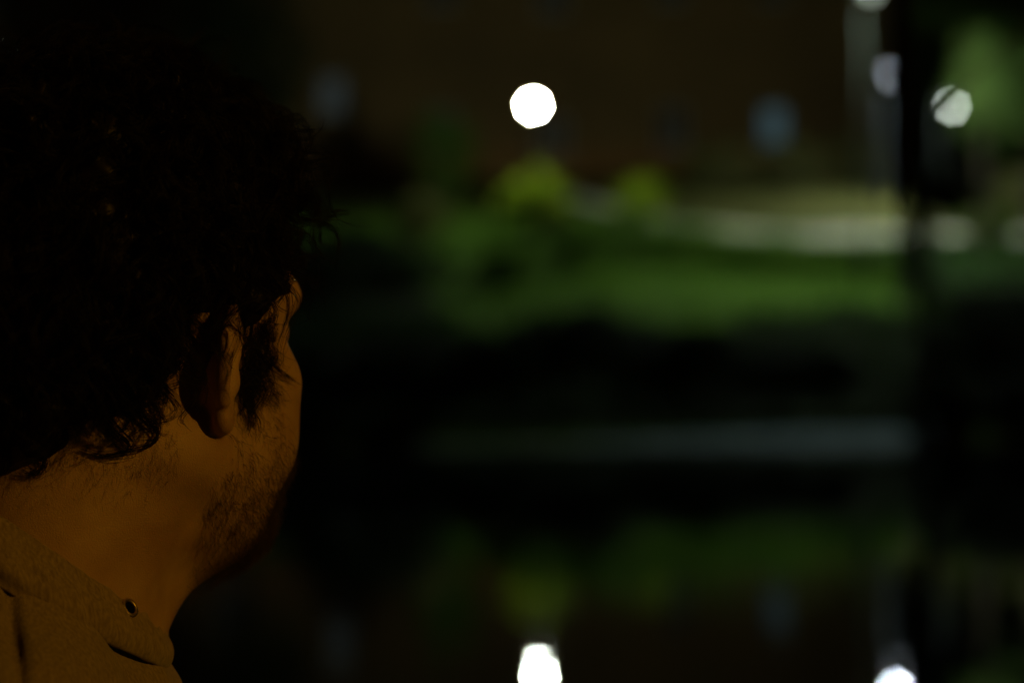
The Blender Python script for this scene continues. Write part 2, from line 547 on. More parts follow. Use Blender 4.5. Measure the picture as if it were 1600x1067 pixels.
# big trunk standing at the foot of the bank (hides half a lamp) and trees round the lawn
p = PX(1455, 600, 36.6)
BT = tree('waterside_tree', p.x, p.y, 12.5, .17, (p.x + 1.2, p.y + 1.0, 13.2), (3.4, 3.0, 2.6), 9000, .085, M_leaf_dark,
          'big dark tree with a thick straight trunk at the water', seed=61, lean=-1.0)
p = PX(1580, 110, 45.8)
tree('lit_tree', p.x + .6, 46.2, 5.0, .12, (p.x, 45.8, p.z), (1.45, 1.4, 1.8), 6500, .06, M_leaf_dull,
     'leafy tree with lamplit green crown at the right edge', seed=62)
p = PX(1482, -20, 47.5)
tree('lit_tree', p.x + .8, 47.8, 5.2, .12, (p.x, 47.5, p.z), (1.3, 1.2, 1.1), 4500, .06, M_leaf_dull,
     'dim leafy tree behind the upper part of the big trunk', seed=65)
p = PX(690, 250, 60.0)
tree('small_tree', p.x, 60.0, 3.0, .09, (p.x, 60.0, p.z), (1.0, 1.0, 1.5), 3500, .06, M_leaf_green,
     'small dim green tree in front of the building, left of the round lamp', seed=63)
p = PX(1470, 250, 66.0)
tree('dark_tree', p.x + .6, 66.0, 6.0, .16, (p.x + .6, 66.0, 9.6), (2.6, 2.0, 3.6), 7000, .09, M_leaf_dark,
     'tall black tree standing past the end of the building', seed=64)

p = PX(375, 60, 63.0)  # tree added to black out the lamplit wall
tree('dark_tree', p.x, 63.0, 5.5, .15, (p.x, 63.0, p.z), (2.3, 1.8, 3.2), 7500, .09, M_leaf_dark,
     'tall black tree added to darken the wall behind the curly hair', seed=67)

# grass on the lawn
bv, bf = [], []
bxs = np.linspace(-14, 22, 73)
for i, x in enumerate(bxs):
    y0 = min(path_y(x) + 1.6, 58) + .25 * math.sin(x * 2.1)
    for q in range(10):
        y = y0 + (69.8 - y0) * q / 9
        bv.append((x, y, float(ground_z(x, y)) + .02))
    if i:
        k = i * 10
        bf += [(k - 10 + j, k + j, k + j + 1, k - 10 + j + 1) for j in range(9)]
M_bed = material('dry_turf', (0.034, 0.036, 0.008), (0.054, 0.055, 0.013), 0.8, 0.95, 0.02, 12, spec=0.02)
o = mesh_obj('upper_lawn_ground', bv, bf, M_bed, smooth=True)
tag(o, 'dry olive turf rising from the path to the building', kind='structure')
ng = 60000
gx = rng.uniform(-12, 18, ng); gy = rng.uniform(37.5, 58.5, ng) ** 1.0
keep = np.array([abs(yy - path_y(xx)) > 1.0 for xx, yy in zip(gx, gy)])
keep &= np.array([yy > bank_top(xx) - .2 for xx, yy in zip(gx, gy)])
keep &= np.array([yy < min(path_y(xx), 56) + 1.4 for xx, yy in zip(gx, gy)])
gx, gy = gx[keep], gy[keep]
gzv = ground_z(gx, gy) - 0.02
w = rng.uniform(0, 2 * np.pi, len(gx)); hgt = rng.uniform(.07, .17, len(gx)); wd = rng.uniform(.012, .03, len(gx))
lx, ly = rng.normal(size=len(gx)) * .05, rng.normal(size=len(gx)) * .05
dx, dy = np.cos(w) * wd, np.sin(w) * wd
v = np.stack([np.stack([gx - dx, gy - dy, gzv], -1), np.stack([gx + dx, gy + dy, gzv], -1), np.stack([gx + lx, gy + ly, gzv + hgt], -1)], 1).reshape(-1, 3)
o = mesh_obj('grass', v, np.arange(len(gx) * 3).reshape(-1, 3), M_grass)
tag(o, 'short green grass of the lamplit lawn', 'grass', kind='stuff')

# ------------------------------------------------------------------ building behind the lawn
BY = 70.0
bl = PX(-300, 300, BY).x; br = PX(1388, 300, BY).x
BZ0, BZ1 = 4.6, 17.5
bld = empty('building', ((bl + br) / 2, BY, 5.6), 'long dim ochre building with few lit windows behind the lawn', 'building')
WW, WH = 0.85, 1.25
wx = [PX(c, 190, BY).x for c in (-170, 3, 175, 347, 520, 692, 865, 1050, 1210)]
LIFT = [0, 0, 0, 0, 1.15, 0, -.3, 0, 0]
zc1 = PX(1210, 196, BY).z
rows = [zc1, zc1 + 4.7, zc1 + 8.6]
def facade(y0, y1):
    m = MB()
    yc, dp = (y0 + y1) / 2, y1 - y0
    x_prev = bl
    for c, lf in zip(wx, LIFT):
        a, e = c - WW / 2, c + WW / 2
        m.box(((x_prev + a) / 2, yc, (BZ0 + BZ1) / 2), (a - x_prev, dp, BZ1 - BZ0))
        z_prev = BZ0
        for r0 in [q + lf for q in rows] + [None]:
            z_next = BZ1 if r0 is None else r0 - WH / 2
            m.box((c, yc, (z_prev + z_next) / 2), (WW, dp, z_next - z_prev))
            z_prev = None if r0 is None else r0 + WH / 2
        x_prev = e
    m.box(((x_prev + br) / 2, yc, (BZ0 + BZ1) / 2), (br - x_prev, dp, BZ1 - BZ0))
    m.box(((bl + br) / 2, y0 + 11, (BZ0 + BZ1) / 2), (br - bl, .3, BZ1 - BZ0))
    m.box((bl + .15, y0 + 5.6, (BZ0 + BZ1) / 2), (.3, 10.4, BZ1 - BZ0))
    m.box((br - .15, y0 + 5.6, (BZ0 + BZ1) / 2), (.3, 10.4, BZ1 - BZ0))
    return m
facade(BY, BY + .38).build('wall', M_wall, bld)
MB().box(((bl + br) / 2, BY - .07, (BZ0 + zc1 - .78) / 2), (br - bl + .1, .12, zc1 - .78 - BZ0)).build('plinth', M_plinth, bld)
MB().box(((bl + br) / 2, BY + 5.4, BZ1 + .15), (br - bl + .8, 12.0, .3)).build('roof', M_roof, bld)
M_lit1 = emitter('lit_window_blue', (0.42, 0.78, 0.92), 0.08)
M_lit2 = emitter('lit_window_pale', (0.62, 0.82, 0.85), 0.03)
for r_, zc in enumerate(rows):
    for i, c in enumerate(wx):
        m = MB()
        zc = rows[r_] + LIFT[i]
        for sx in (-1, 1): m.box((c + sx * (WW / 2 - .04), BY + .2, zc), (.08, .08, WH))
        for sz in (-1, 1): m.box((c, BY + .2, zc + sz * (WH / 2 - .04)), (WW - .16, .08, .08))
        m.box((c, BY + .2, zc), (.05, .07, WH - .16))
        wob = m.build('window', M_frame, bld)
        pm = M_pane_dark
        if r_ == 0 and i == 8: pm = M_lit1
        if r_ == 0 and i == 4: pm = M_lit2
        MB().box((c, BY + .22, zc), (WW - .1, .012, WH - .1)).build('pane', pm, wob)
        MB().box((c, BY - .06, zc - WH / 2 - .04), (WW + .2, .2, .07)).build('sill', M_stone, wob)

# ------------------------------------------------------------------ park lamps on the far shore
def globe(c, r, n=12):
    prof = [(max(r * math.sin(math.pi * k / 8), 0.002), -r * math.cos(math.pi * k / 8)) for k in range(9)]
    return MB().lathe(c, prof, n)


def globe_lamp(head, r, color, power, label):
    x, y, z = head
    z0 = gz1(x, y)
    t = empty('park_lamp', (x, y, z0), label, 'lamp', 'park lamps')
    MB().lathe((x, y, z0), [(.13, -.1), (.13, .25), (.09, .32), (.06, .4), (.05, z - z0 - r - .1)], 12).build('pole', M_pole, t, True)
    MB().lathe((x, y, z - r), [(.05, -.1), (.09, -.04), (r * .6, .01)], 12).build('collar', M_hood, t)
    MB().lathe((x, y, z + r), [(r * .7, -.03), (r * .5, .02), (.012, .06)], 12).build('cap', M_hood, t)
    globe((x, y, z), r, 14).build('bulb', emitter('bulb_light', color, power), t, True)
    return t


def hooded_lamp(head, color, power, glow, gr, depth, er, label, arm=1.5, pole_r=.07):
    """Street lamp: mast, short arm towards the pond, shallow hood with a recessed panel and a small frosted bowl under it."""
    x, y, z = head
    yp = y + arm
    z0 = gz1(x, yp)
    t = empty('street_lamp', (x, yp, z0), label, 'lamp', 'park lamps')
    top = z + gr + .05
    MB().lathe((x, yp, z0), [(.14, -.1), (.14, .5), (pole_r * 1.1, .6), (pole_r, (top - z0) * .5), (pole_r * .8, top - z0 + .06)], 12).build('mast', M_pole, t, True)
    MB().tube([(x, yp, top + .04), (x, yp - arm * .5, top + .10), (x, y, top + .09)], .03, 8).build('arm', M_pole, t, True)
    R0 = er + .03
    MB().lathe((x, y, top), [(R0, 0), (R0 + .012, 0), (R0 + .012, depth + .03), (R0 * .5, depth + .09), (.03, depth + .1), (.03, depth + .06), (R0 - .01, depth + .02), (R0, depth)], 20, cap=False).build('hood', M_hood, t)
    MB().lathe((x, y, top + depth), [(er, -.004), (er, 0.002)], 20).build('light_panel', emitter('panel_light', color, power), t)
    globe((x, y, z), gr, 12).build('bowl', emitter('bowl_glow', color, glow), t, True)
    return t


LA = globe_lamp(PX(833, 165, 52), .092, (0.88, 1.0, 0.78), 3000, 'round park lamp glaring white, alone over the yellow-green bush')
LB = hooded_lamp(PX(1487, 167, 54), (0.88, 1.0, 0.86), 900, 22.0, .085, .055, .17, 'greyish street lamp crossed by a twig, right of the trunk')
LC = hooded_lamp(PX(1396, 121, 57), (0.80, 0.90, 1.0), 1900, 2.4, .11, .062, .20, 'bluish street lamp half hidden behind the big trunk')
LD = hooded_lamp(PX(1361, -15, 43.5), (0.86, 1.0, 0.80), 4600, 1.6, .11, .075, .17, 'tall street lamp cut off by the top of the picture', pole_r=.036, arm=1.1)

# low leafy spray added to the big tree to block the grey lamp's reflection
v, f = leaf_cloud(PX(1492, 306, 36.5) + Vector((0, 0, .02)), (.62, .4, .40), 1500, .075, seed=77, hollow=0, clump=.5)
mesh_obj('added_spray', v, f, M_leaf_dark, BT)
MB().tube([PX(1425, 150, 36.7), PX(1460, 210, 36.6), PX(1492, 300, 36.5)], [.05, .03, .01], 7).build('limb', M_bark, BT, True)

v, f = leaf_cloud((PX(1432, 350, 36.6).x, 36.55, 3.6), (.40, .40, 3.2), 2000, .07, seed=78, hollow=.5, clump=.3)
mesh_obj('trunk_ivy', v, f, M_leaf_dark, BT)

# young tree on the near shore whose bare twig crosses the grey lamp
NT = tree('near_tree', 2.9, 3.6, 3.6, .07, (3.1, 3.8, 5.4), (1.3, 1.2, 1.2), 2500, .05, M_leaf_dark,
          'slim young tree on the near shore, right of the frame', seed=66)
tp = PX(1487, 167, 2.6)
d = Vector((0.73, 0.0, 0.68))
c0 = tp + Vector((-0.0036, 0, 0.0036))
MB().tube([c0 - d * .02, c0 - d * .006, c0 + d * .012, c0 + d * .12 + Vector((0, 0, .004)), c0 + d * .6 + Vector((0, .1, .12)), Vector((2.85, 3.6, 4.2))],
          [.0012, .0021, .0022, .0020, .004, .015], 6).build('twig', M_bark, NT)

M_shade_bark = material('shade_black_bark', (0.004, 0.004, 0.003), (0.008, 0.007, 0.006), 40, 0.9, spec=0.02)  # bark blackened so it stays dark under the sodium lamp
MB().tube([Vector((2.6, 3.4, 4.4)), PX(1470, -200, 2.7), PX(1416, -60, 2.62), PX(1411, 60, 2.6), PX(1410, 160, 2.6), PX(1408, 260, 2.6), PX(1404, 330, 2.6)],
          [.02, .015, .012, .0115, .011, .009, .002], 8).build('added_branch', M_shade_bark, NT, True)  # branch added to cut off half of the bluish lamp's disc

# ------------------------------------------------------------------ sodium street lamp on the near shore (lights the person)
def sodium_lamp(hx, hy, hz):
    z0 = gz1(hx, hy)
    t = empty('sodium_lamp', (hx + .5, hy - .3, z0), 'orange sodium street lamp on the near shore behind the viewer', 'lamp')
    MB().lathe((hx + .5, hy - .3, z0), [(.12, -.1), (.12, .5), (.06, .6), (.045, hz - z0 + .25)], 12).build('mast', M_pole, t, True)
    MB().tube([(hx + .5, hy - .3, hz + .22), (hx + .25, hy - .15, hz + .28), (hx, hy, hz + .2)], .025, 8).build('arm', M_pole, t, True)
    MB().lathe((hx, hy, hz), [(.20, .10), (.16, .18), (.05, .24), (.03, .25)], 16, cap=False).build('hood', M_hood, t)
    globe((hx, hy, hz), .085, 14).build('bulb', emitter('sodium_light', (1.0, 0.50, 0.03), 1120), t, True)
SOD = (5.0, -2.6, 4.9)
sodium_lamp(*SOD)
# ------------------------------------------------------------------ signed-distance modelling for the person
def s_ell(p, c, r):
    q = p - np.array(c, np.float32)
    r = np.array(r, np.float32)
    k0 = np.sqrt(((q / r) ** 2).sum(-1)) + 1e-6
    k1 = np.sqrt(((q / (r * r)) ** 2).sum(-1)) + 1e-6
    return k0 * (k0 - 1) / k1


def s_cone(p, a, b, ra, rb):
    a = np.array(a, np.float32); b = np.array(b, np.float32)
    ab = b - a
    t = np.clip(((p - a) @ ab) / float(ab @ ab), 0, 1)
    return np.sqrt(((p - a - t[..., None] * ab) ** 2).sum(-1)) - (ra + (rb - ra) * t)


def smin(a, b, k):
    h = np.clip(0.5 + 0.5 * (b - a) / k, 0, 1)
    return b * (1 - h) + a * h - k * h * (1 - h)


def smax(a, b, k):
    return -smin(-a, -b, k)


def wob(p, s, seed=0):
    """cheap smooth noise, about -1..1"""
    g = np.random.default_rng(seed)
    o = np.zeros(p.shape[:-1], np.float32)
    for k in range(6):
        d = g.normal(size=3).astype(np.float32)
        d *= s * (0.6 + 0.25 * k) / np.linalg.norm(d)
        o += np.sin(p @ d + np.float32(g.uniform(0, 6.28))) / 3.2
    return o


def polygonise(f, lo, hi, h, bs=20):
    lo = np.array(lo, float); hi = np.array(hi, float)
    n = np.ceil((hi - lo) / h).astype(int) + 1
    nb = np.ceil(n / bs).astype(int)
    n = nb * bs
    vol = np.ones(n, np.float32)
    cx = [lo[i] + (np.arange(nb[i]) * bs + (bs - 1) / 2) * h for i in range(3)]
    C = np.stack(np.meshgrid(*cx, indexing='ij'), -1).astype(np.float32)
    dc = f(C.reshape(-1, 3)).reshape(nb)
    rad = bs * h * 0.87 * 1.25 + h * 3
    ax = np.arange(bs) * h
    L = np.stack(np.meshgrid(ax, ax, ax, indexing='ij'), -1).astype(np.float32).reshape(-1, 3)
    for i in range(nb[0]):
        for j in range(nb[1]):
            for k in range(nb[2]):
                sl = (slice(i * bs, i * bs + bs), slice(j * bs, j * bs + bs), slice(k * bs, k * bs + bs))
                if abs(dc[i, j, k]) > rad:
                    vol[sl] = dc[i, j, k]
                else:
                    o = (lo + np.array([i, j, k]) * bs * h).astype(np.float32)
                    vol[sl] = f(L + o).reshape(bs, bs, bs)
    ins = vol < 0
    cor = [(a, b, c) for a in (0, 1) for b in (0, 1) for c in (0, 1)]
    cut = lambda arr, d: arr[d[0]:n[0] - 1 + d[0], d[1]:n[1] - 1 + d[1], d[2]:n[2] - 1 + d[2]]
    cnt = sum(cut(ins, d).astype(np.int8) for d in cor)
    act = np.argwhere((cnt > 0) & (cnt < 8))
    val = np.stack([vol[act[:, 0] + d[0], act[:, 1] + d[1], act[:, 2] + d[2]] for d in cor], 1)
    pos = np.zeros((len(act), 3)); num = np.zeros(len(act))
    for a in range(8):
        for b in range(a + 1, 8):
            if sum(abs(cor[a][q] - cor[b][q]) for q in range(3)) != 1: continue
            m = (val[:, a] < 0) != (val[:, b] < 0)
            t = np.where(m, val[:, a] / np.where(m, val[:, a] - val[:, b], 1), 0)
            pt = np.array(cor[a]) + t[:, None] * (np.array(cor[b]) - np.array(cor[a]))
            pos += np.where(m[:, None], pt, 0); num += m
    V = lo + (act + pos / num[:, None]) * h
    ids = -np.ones(n - 1, np.int64)
    ids[act[:, 0], act[:, 1], act[:, 2]] = np.arange(len(act))
    F = []
    for axx in range(3):
        b_, c_ = (axx + 1) % 3, (axx + 2) % 3
        s0 = [slice(1, n[q] - 1) for q in range(3)]; s1 = list(s0)
        s0[axx] = slice(0, n[axx] - 1); s1[axx] = slice(1, n[axx])
        A, B = ins[tuple(s0)], ins[tuple(s1)]
        e = np.argwhere(A != B)
        if len(e) == 0: continue
        fl = A[e[:, 0], e[:, 1], e[:, 2]]
        g = e.copy(); g[:, b_] += 1; g[:, c_] += 1
        def cell(db, dc_):
            q = g.copy(); q[:, b_] -= db; q[:, c_] -= dc_
            return ids[q[:, 0], q[:, 1], q[:, 2]]
        qd = np.stack([cell(1, 1), cell(0, 1), cell(0, 0), cell(1, 0)], -1)
        qd[~fl] = qd[~fl][:, ::-1]
        F.append(qd)
    F = np.concatenate(F)
    F = F[(F >= 0).all(1)]
    return V, F


# ------------------------------------------------------------------ the person: frames
YAW, PITCH, ROLL = R(37), R(5), R(0)
HEAD_O = PX(181, 580, 1.14)
f0 = Vector((math.sin(YAW), math.cos(YAW), 0))
hr = Vector((math.cos(YAW), -math.sin(YAW), 0))
hf = f0 * math.cos(PITCH) - Vector((0, 0, 1)) * math.sin(PITCH)
hu = f0 * math.sin(PITCH) + Vector((0, 0, 1)) * math.cos(PITCH)
HM = np.array([list(hr), list(hf), list(hu)], np.float32)            # rows: head axes
HO = np.array(HEAD_O, np.float32)
def head_to_world(p): return np.asarray(p) @ HM + HO
def world_to_head(p): return (np.asarray(p) - HO) @ HM.T

TY = R(75)
tr_ = Vector((math.cos(TY), -math.sin(TY), 0)); tf = Vector((math.sin(TY), math.cos(TY), 0))
TM = np.array([list(tr_), list(tf), [0, 0, 1]], np.float32)
TO = HO + np.array([-0.057, -0.018, -0.146], np.float32)              # base of the neck
def torso_to_world(p): return np.asarray(p) @ TM + TO
def world_to_torso(p): return (np.asarray(p) - TO) @ TM.T

GROUND = 1.08
pelvis = torso_to_world(np.array([0, -0.02, -0.56]))
person = empty('person', (float(pelvis[0]), float(pelvis[1]), GROUND),
               'person with curly black hair and short beard in grey hoodie, seen from behind', 'person')

# ---- ear, in its own plane coordinates (a up, b back along the blade, n outwards)
FL = R(35)
E_O = np.array([0.0735, 0.009, 0.001], np.float32)
e_b = np.array([math.sin(FL), -math.cos(FL), 0], np.float32)
e_n = np.array([math.cos(FL), math.sin(FL), 0], np.float32)
e_a = np.array([0, 0, 1], np.float32)
TILT = R(-7)
e_a, e_b = e_a * math.cos(TILT) + e_b * math.sin(TILT) * 1.0, e_b * math.cos(TILT) - e_a * math.sin(TILT)
def spline(pts, m=3):
    P = np.array(pts, float); out = []
    for k in range(len(P) - 1):
        p0, p1, p2, p3 = P[max(k - 1, 0)], P[k], P[k + 1], P[min(k + 2, len(P) - 1)]
        for q in range(m):
            t = q / m
            out.append(.5 * (2 * p1 + (p2 - p0) * t + (2 * p0 - 5 * p1 + 4 * p2 - p3) * t * t + (3 * p1 - p0 - 3 * p2 + p3) * t ** 3))
    out.append(P[-1])
    return [tuple(float(c) for c in p) for p in out]


HELIX = spline([(-.003, .001), (.010, -.002), (.021, .000), (.028, .007), (.0305, .0145), (.027, .022), (.018, .0265), (.006, .027), (-.006, .0235), (-.017, .017)], 2)
POLY = np.array(HELIX + [(-.024, .0135), (-.030, .008), (-.030, .002), (-.024, -.002)], np.float32)


def sd_poly(a, b, P):
    d = np.full(a.shape, 1e9, np.float32); ins = np.zeros(a.shape, bool)
    for i in range(len(P)):
        p, q = P[i], P[(i + 1) % len(P)]
        ex, ey = q - p
        wx_, wy = a - p[0], b - p[1]
        t = np.clip((wx_ * ex + wy * ey) / (ex * ex + ey * ey), 0, 1)
        d = np.minimum(d, (wx_ - ex * t) ** 2 + (wy - ey * t) ** 2)
        c = ((p[1] <= b) & (q[1] > b)) | ((q[1] <= b) & (p[1] > b))
        xx = p[0] + (b - p[1]) / np.where(ey == 0, 1e-9, ey) * ex
        ins ^= c & (a < xx)
    return np.where(ins, -1, 1) * np.sqrt(d)


def sd_ear(p):
    q = p - E_O
    a, b, n = q @ e_a, q @ e_b, q @ e_n
    bowl = 0.008 * np.exp(-(((a + .002) / .013) ** 2 + ((b - .011) / .010) ** 2))
    n0 = n + bowl - 0.10 * np.clip(b - .012, 0, 1) ** 1 * 0.6
    d2 = sd_poly(a, b, POLY)
    plate = smax(d2, np.abs(n0 - .001) - .0016, .002)
    w = np.stack([a, b, n0], -1)
    d = plate
    hx = np.full(a.shape, 1e3, np.float32)
    ax_ = hx.copy()
    for i in range(len(HELIX) - 1):
        u, v_ = HELIX[i], HELIX[i + 1]
        hx = np.minimum(hx, s_cone(w, (*u, .003), (*v_, .003), .0042, .0042))
    d = smin(d, hx, .0035)
    anti = spline([(.020, .011), (.011, .0175), (.001, .0185), (-.009, .0155), (-.016, .010)], 2)
    for i in range(len(anti) - 1):
        ax_ = np.minimum(ax_, s_cone(w, (*anti[i], .0025), (*anti[i + 1], .0025), .0027, .0027))
    d = smin(d, ax_, .003)
    d = smin(d, s_ell(w, (-.0245, .006, .0015), (.0090, .0092, .0055)), .004)
    d = smin(d, s_ell(w, (-.004, -.001, .004), (.006, .0045, .004)), .003)
    d = smin(d, s_ell(w, (-.013, .005, .001), (.006, .005, .004)), .003)
    return d


NECK_T = world_to_head(TO)


def sd_head(p):
    s = p.copy(); s[..., 0] = np.abs(s[..., 0])
    d = s_ell(s, (0, -.004, .052), (.0765, .098, .093))
    d = smin(d, s_ell(s, (0, .040, .050), (.064, .052, .056)), .02)
    d = smin(d, s_ell(s, (0, .040, -.018), (.060, .052, .070)), .03)
    d = smin(d, s_ell(s, (.046, .060, .000), (.023, .024, .018)), .016)          # cheekbone
    d = smin(d, s_ell(s, (.048, .046, -.034), (.026, .038, .036)), .02)          # full cheek
    d = smin(d, s_cone(s, (.056, .002, -.040), (.040, .045, -.066), .017, .017), .02)   # jaw
    d = smin(d, s_cone(s, (.040, .045, -.066), (.012, .078, -.078), .017, .018), .02)
    d = smin(d, s_ell(s, (0, .086, -.076), (.022, .017, .018)), .012)            # chin
    d = smin(d, s_ell(s, (0, .040, -.080), (.050, .050, .026)), .022)            # soft underside of the jaw
    d = smin(d, s_cone(s, (.012, .094, .048), (.048, .078, .046), .008, .008), .012)    # brow
    d = smax(d, -s_ell(s, (.032, .102, .026), (.017, .014, .011)), .010)         # socket
    d = smin(d, s_ell(s, (.032, .081, .027), (.0125, .0125, .0125)), .003)       # eyeball and lids
    d = smin(d, s_cone(s, (0, .096, .030), (0, .114, -.010), .007, .0105), .008) # nose
    d = smin(d, s_ell(s, (.0125, .102, -.014), (.008, .010, .008)), .006)
    d = smin(d, s_ell(s, (0, .097, -.040), (.024, .009, .0055)), .005)           # lips
    d = smin(d, s_ell(s, (0, .095, -.050), (.020, .009, .0065)), .004)
    d = smax(d, -s_ell(s, (0, .107, -.0445), (.024, .006, .0012)), .002)
    # neck: leaning back to the shoulders, turned with the head
    a = np.array((0, -.030, -.02), np.float32)
    d = smin(d, s_cone(p, a, NECK_T + (0, 0, -.03), .056, .063), .022)
    st = world_to_head(torso_to_world(np.array([.012, .040, -.02], np.float32)))
    d = smin(d, s_cone(p, (.046, -.012, -.045), st, .014, .012), .03)            # tendon from ear to breastbone
    d = smin(d, s_cone(p, (-.046, -.012, -.045), st, .014, .012), .03)
    d = smin(d, s_cone(p, (0, .045, -.085), st, .022, .022), .03)                # throat
    d = smin(d, s_ell(s, (E_O[0] - .005, E_O[1] - .002, -.010), (.008, .010, .010)), .006)
    d = smin(d, sd_ear(s), .008)
    return d


def sd_bust(p):
    d = sd_head(p)
    t = world_to_torso(head_to_world(p))
    d = smin(d, s_ell(t, (0, -.01, -.15), (.10, .055, .08)), .04)
    return d


V, F = polygonise(sd_bust, (-.15, -.20, -.30), (.15, .14, .17), .0014)
body = mesh_obj('body', head_to_world(V), F[:, ::1], M_skin, person, True)
HV = V.astype(np.float32)


def grad(fn, p, e=.001):
    g = np.stack([fn(p + np.eye(3, dtype=np.float32)[i] * e) - fn(p - np.eye(3, dtype=np.float32)[i] * e) for i in range(3)], -1)
    return g / (np.linalg.norm(g, axis=-1, keepdims=True) + 1e-9)


# ---- strands as thin three-sided tubes
def strands(name, P, rad, mat, parent):
    """P: (n, k, 3) world points; rad: (k,) radii from root to tip."""
    n, k, _ = P.shape
    t = np.gradient(P, axis=1)
    t /= np.linalg.norm(t, axis=-1, keepdims=True) + 1e-12
    ref = np.random.default_rng(3).normal(size=(n, 1, 3))
    a = np.cross(t, ref); a /= np.linalg.norm(a, axis=-1, keepdims=True) + 1e-12
    b = np.cross(t, a)
    ring = []
    for q in range(3):
        w = 2 * np.pi * q / 3
        ring.append(P + (a * math.cos(w) + b * math.sin(w)) * np.asarray(rad)[None, :, None])
    vv = np.stack(ring, 2).reshape(-1, 3)
    base = np.arange(n)[:, None] * (k * 3) + np.arange(k - 1)[None, :] * 3
    fs = []
    for q in range(3):
        r2 = (q + 1) % 3
        fs.append(np.stack([base + q, base + r2, base + 3 + r2, base + 3 + q], -1).reshape(-1, 4))
    return mesh_obj(name, vv, np.concatenate(fs), mat, parent, True)


# ---- hair mass under the curls
def hair_mask(p):
    """positive where hair grows (head coordinates)"""
    x, y, z = np.abs(p[..., 0]), p[..., 1], p[..., 2]
    front = .080 - .75 * np.clip(x - .03, 0, 1) - y                       # hairline over the forehead and temples
    top = np.where(z > .050, front, -1)
    side = np.where((z > .000) & (y < .049) & ((y > .024) | (z > .034)), .05, -1)   # sideburns in front of the ear
    back = np.where((y < np.where(z < .01, -.034, -.024)) & (z > -.010), .05, -1)
    return np.maximum(np.maximum(top, side), back)


def sd_hairmass(p):
    s = p.copy(); s[..., 0] = np.abs(s[..., 0])
    d = s_ell(s, (0, -.014, .066), (.089, .100, .098))
    d = smin(d, s_ell(s, (0, -.066, .014), (.074, .050, .062)), .02)
    d = smin(d, s_ell(s, (0, .024, .096), (.066, .060, .050)), .02)
    d = smin(d, s_ell(s, (.066, .006, .062), (.022, .040, .040)), .015)
    d = d + .006 * wob(p, 170, 1) + .003 * wob(p, 420, 2)
    # keep clear of the ears and of the face
    d = smax(d, -s_ell(s, (.088, -.012, -.002), (.026, .034, .038)), .008)
    face = .30 * (p[..., 1] - .083) + .95 * (.045 - p[..., 2])
    d = smax(d, np.where(p[..., 1] > -.0, np.minimum(face, .02 + 0 * face), -1.0) , .006)
    return d


V2, F2 = polygonise(sd_hairmass, (-.13, -.16, -.08), (.13, .13, .20), .0026)
hair = mesh_obj('hair', head_to_world(V2), F2, M_hair, person, True)

# ---- curly locks
g = np.random.default_rng(11)
ok = hair_mask(HV) > 0
cand = HV[ok]
cand = np.concatenate([cand] + [cand[(cand[:, 1] > .010) & (cand[:, 2] < .045) & (cand[:, 0] > 0)]] * 0)
cand = cand[sd_ear(np.stack([np.abs(cand[:, 0]), cand[:, 1], cand[:, 2]], -1)) > .004]
NL = 1850
roots = cand[g.integers(0, len(cand), NL)]
N_ = grad(sd_head, roots)
down = np.array((0, 0, -1), np.float32)
side = np.stack([np.sign(roots[:, 0]) * .25, -.35 * np.ones(NL), -1 * np.ones(NL)], -1)
ftop = (roots[:, 2] > .085)
rnd = g.normal(size=(NL, 3))
side[ftop] = side[ftop] * .25 + rnd[ftop] * .7
frn = (roots[:, 1] > .035) & (roots[:, 2] > .03)
side[frn, 1] -= 1.1
side[frn, 2] += .5
side += rnd * .35
tang = side - (side * N_).sum(-1, keepdims=True) * N_
tang /= np.linalg.norm(tang, axis=-1, keepdims=True)
x_, y_, z_ = roots[:, 0], roots[:, 1], roots[:, 2]
length = .055 + .028 * g.random(NL)
length = np.where(z_ < .03, .030 + .016 * g.random(NL), length)
length = np.where(z_ < .005, .022 + .012 * g.random(NL), length)
length = np.where(frn, length * .8, length)
sburn = (y_ > .010) & (z_ < .045)
length = np.where(sburn, .020 + .014 * g.random(NL), length)
lift = np.where(z_ > .05, .030, np.where(z_ > .0, .022, .013)) * (.75 + .5 * g.random(NL))
lift = np.where(sburn, .0032, lift)
lift = np.where(frn, lift * .72, lift)
lift = np.where((y_ > .018) & (z_ < .085) & ~sburn, lift * .45, lift)
length = np.where((y_ > .018) & (z_ < .085) & ~sburn, length * .6, length)
over = (z_ > .028) & (z_ < .065) & (y_ > -.045) & (y_ < .03)
lift = np.where(over, lift * .45, lift)
length = np.where(over, length * .6, length)
K = 18
tt = np.linspace(0, 1, K)
cpath = (roots[:, None] + N_[:, None] * (lift[:, None] * (1 - np.exp(-2.6 * tt[None])))[..., None]
         + tang[:, None] * (length[:, None] * tt[None] ** 1.25)[..., None]
         + down * (.012 * tt[None, :, None] ** 2))
e1 = np.cross(tang, N_); e1 /= np.linalg.norm(e1, axis=-1, keepdims=True)
ph = g.uniform(0, 6.28, NL); turns = g.uniform(1.3, 2.5, NL) * np.sign(g.normal(size=NL))
cr = g.uniform(.0060, .0105, NL) * np.where(sburn, .5, 1)
ang = ph[:, None] + turns[:, None] * 6.283 * tt[None]
rad_ = cr[:, None] * (1 - np.exp(-4 * tt[None]))
guide = cpath + e1[:, None] * (np.cos(ang) * rad_)[..., None] + N_[:, None] * (np.sin(ang) * rad_)[..., None]
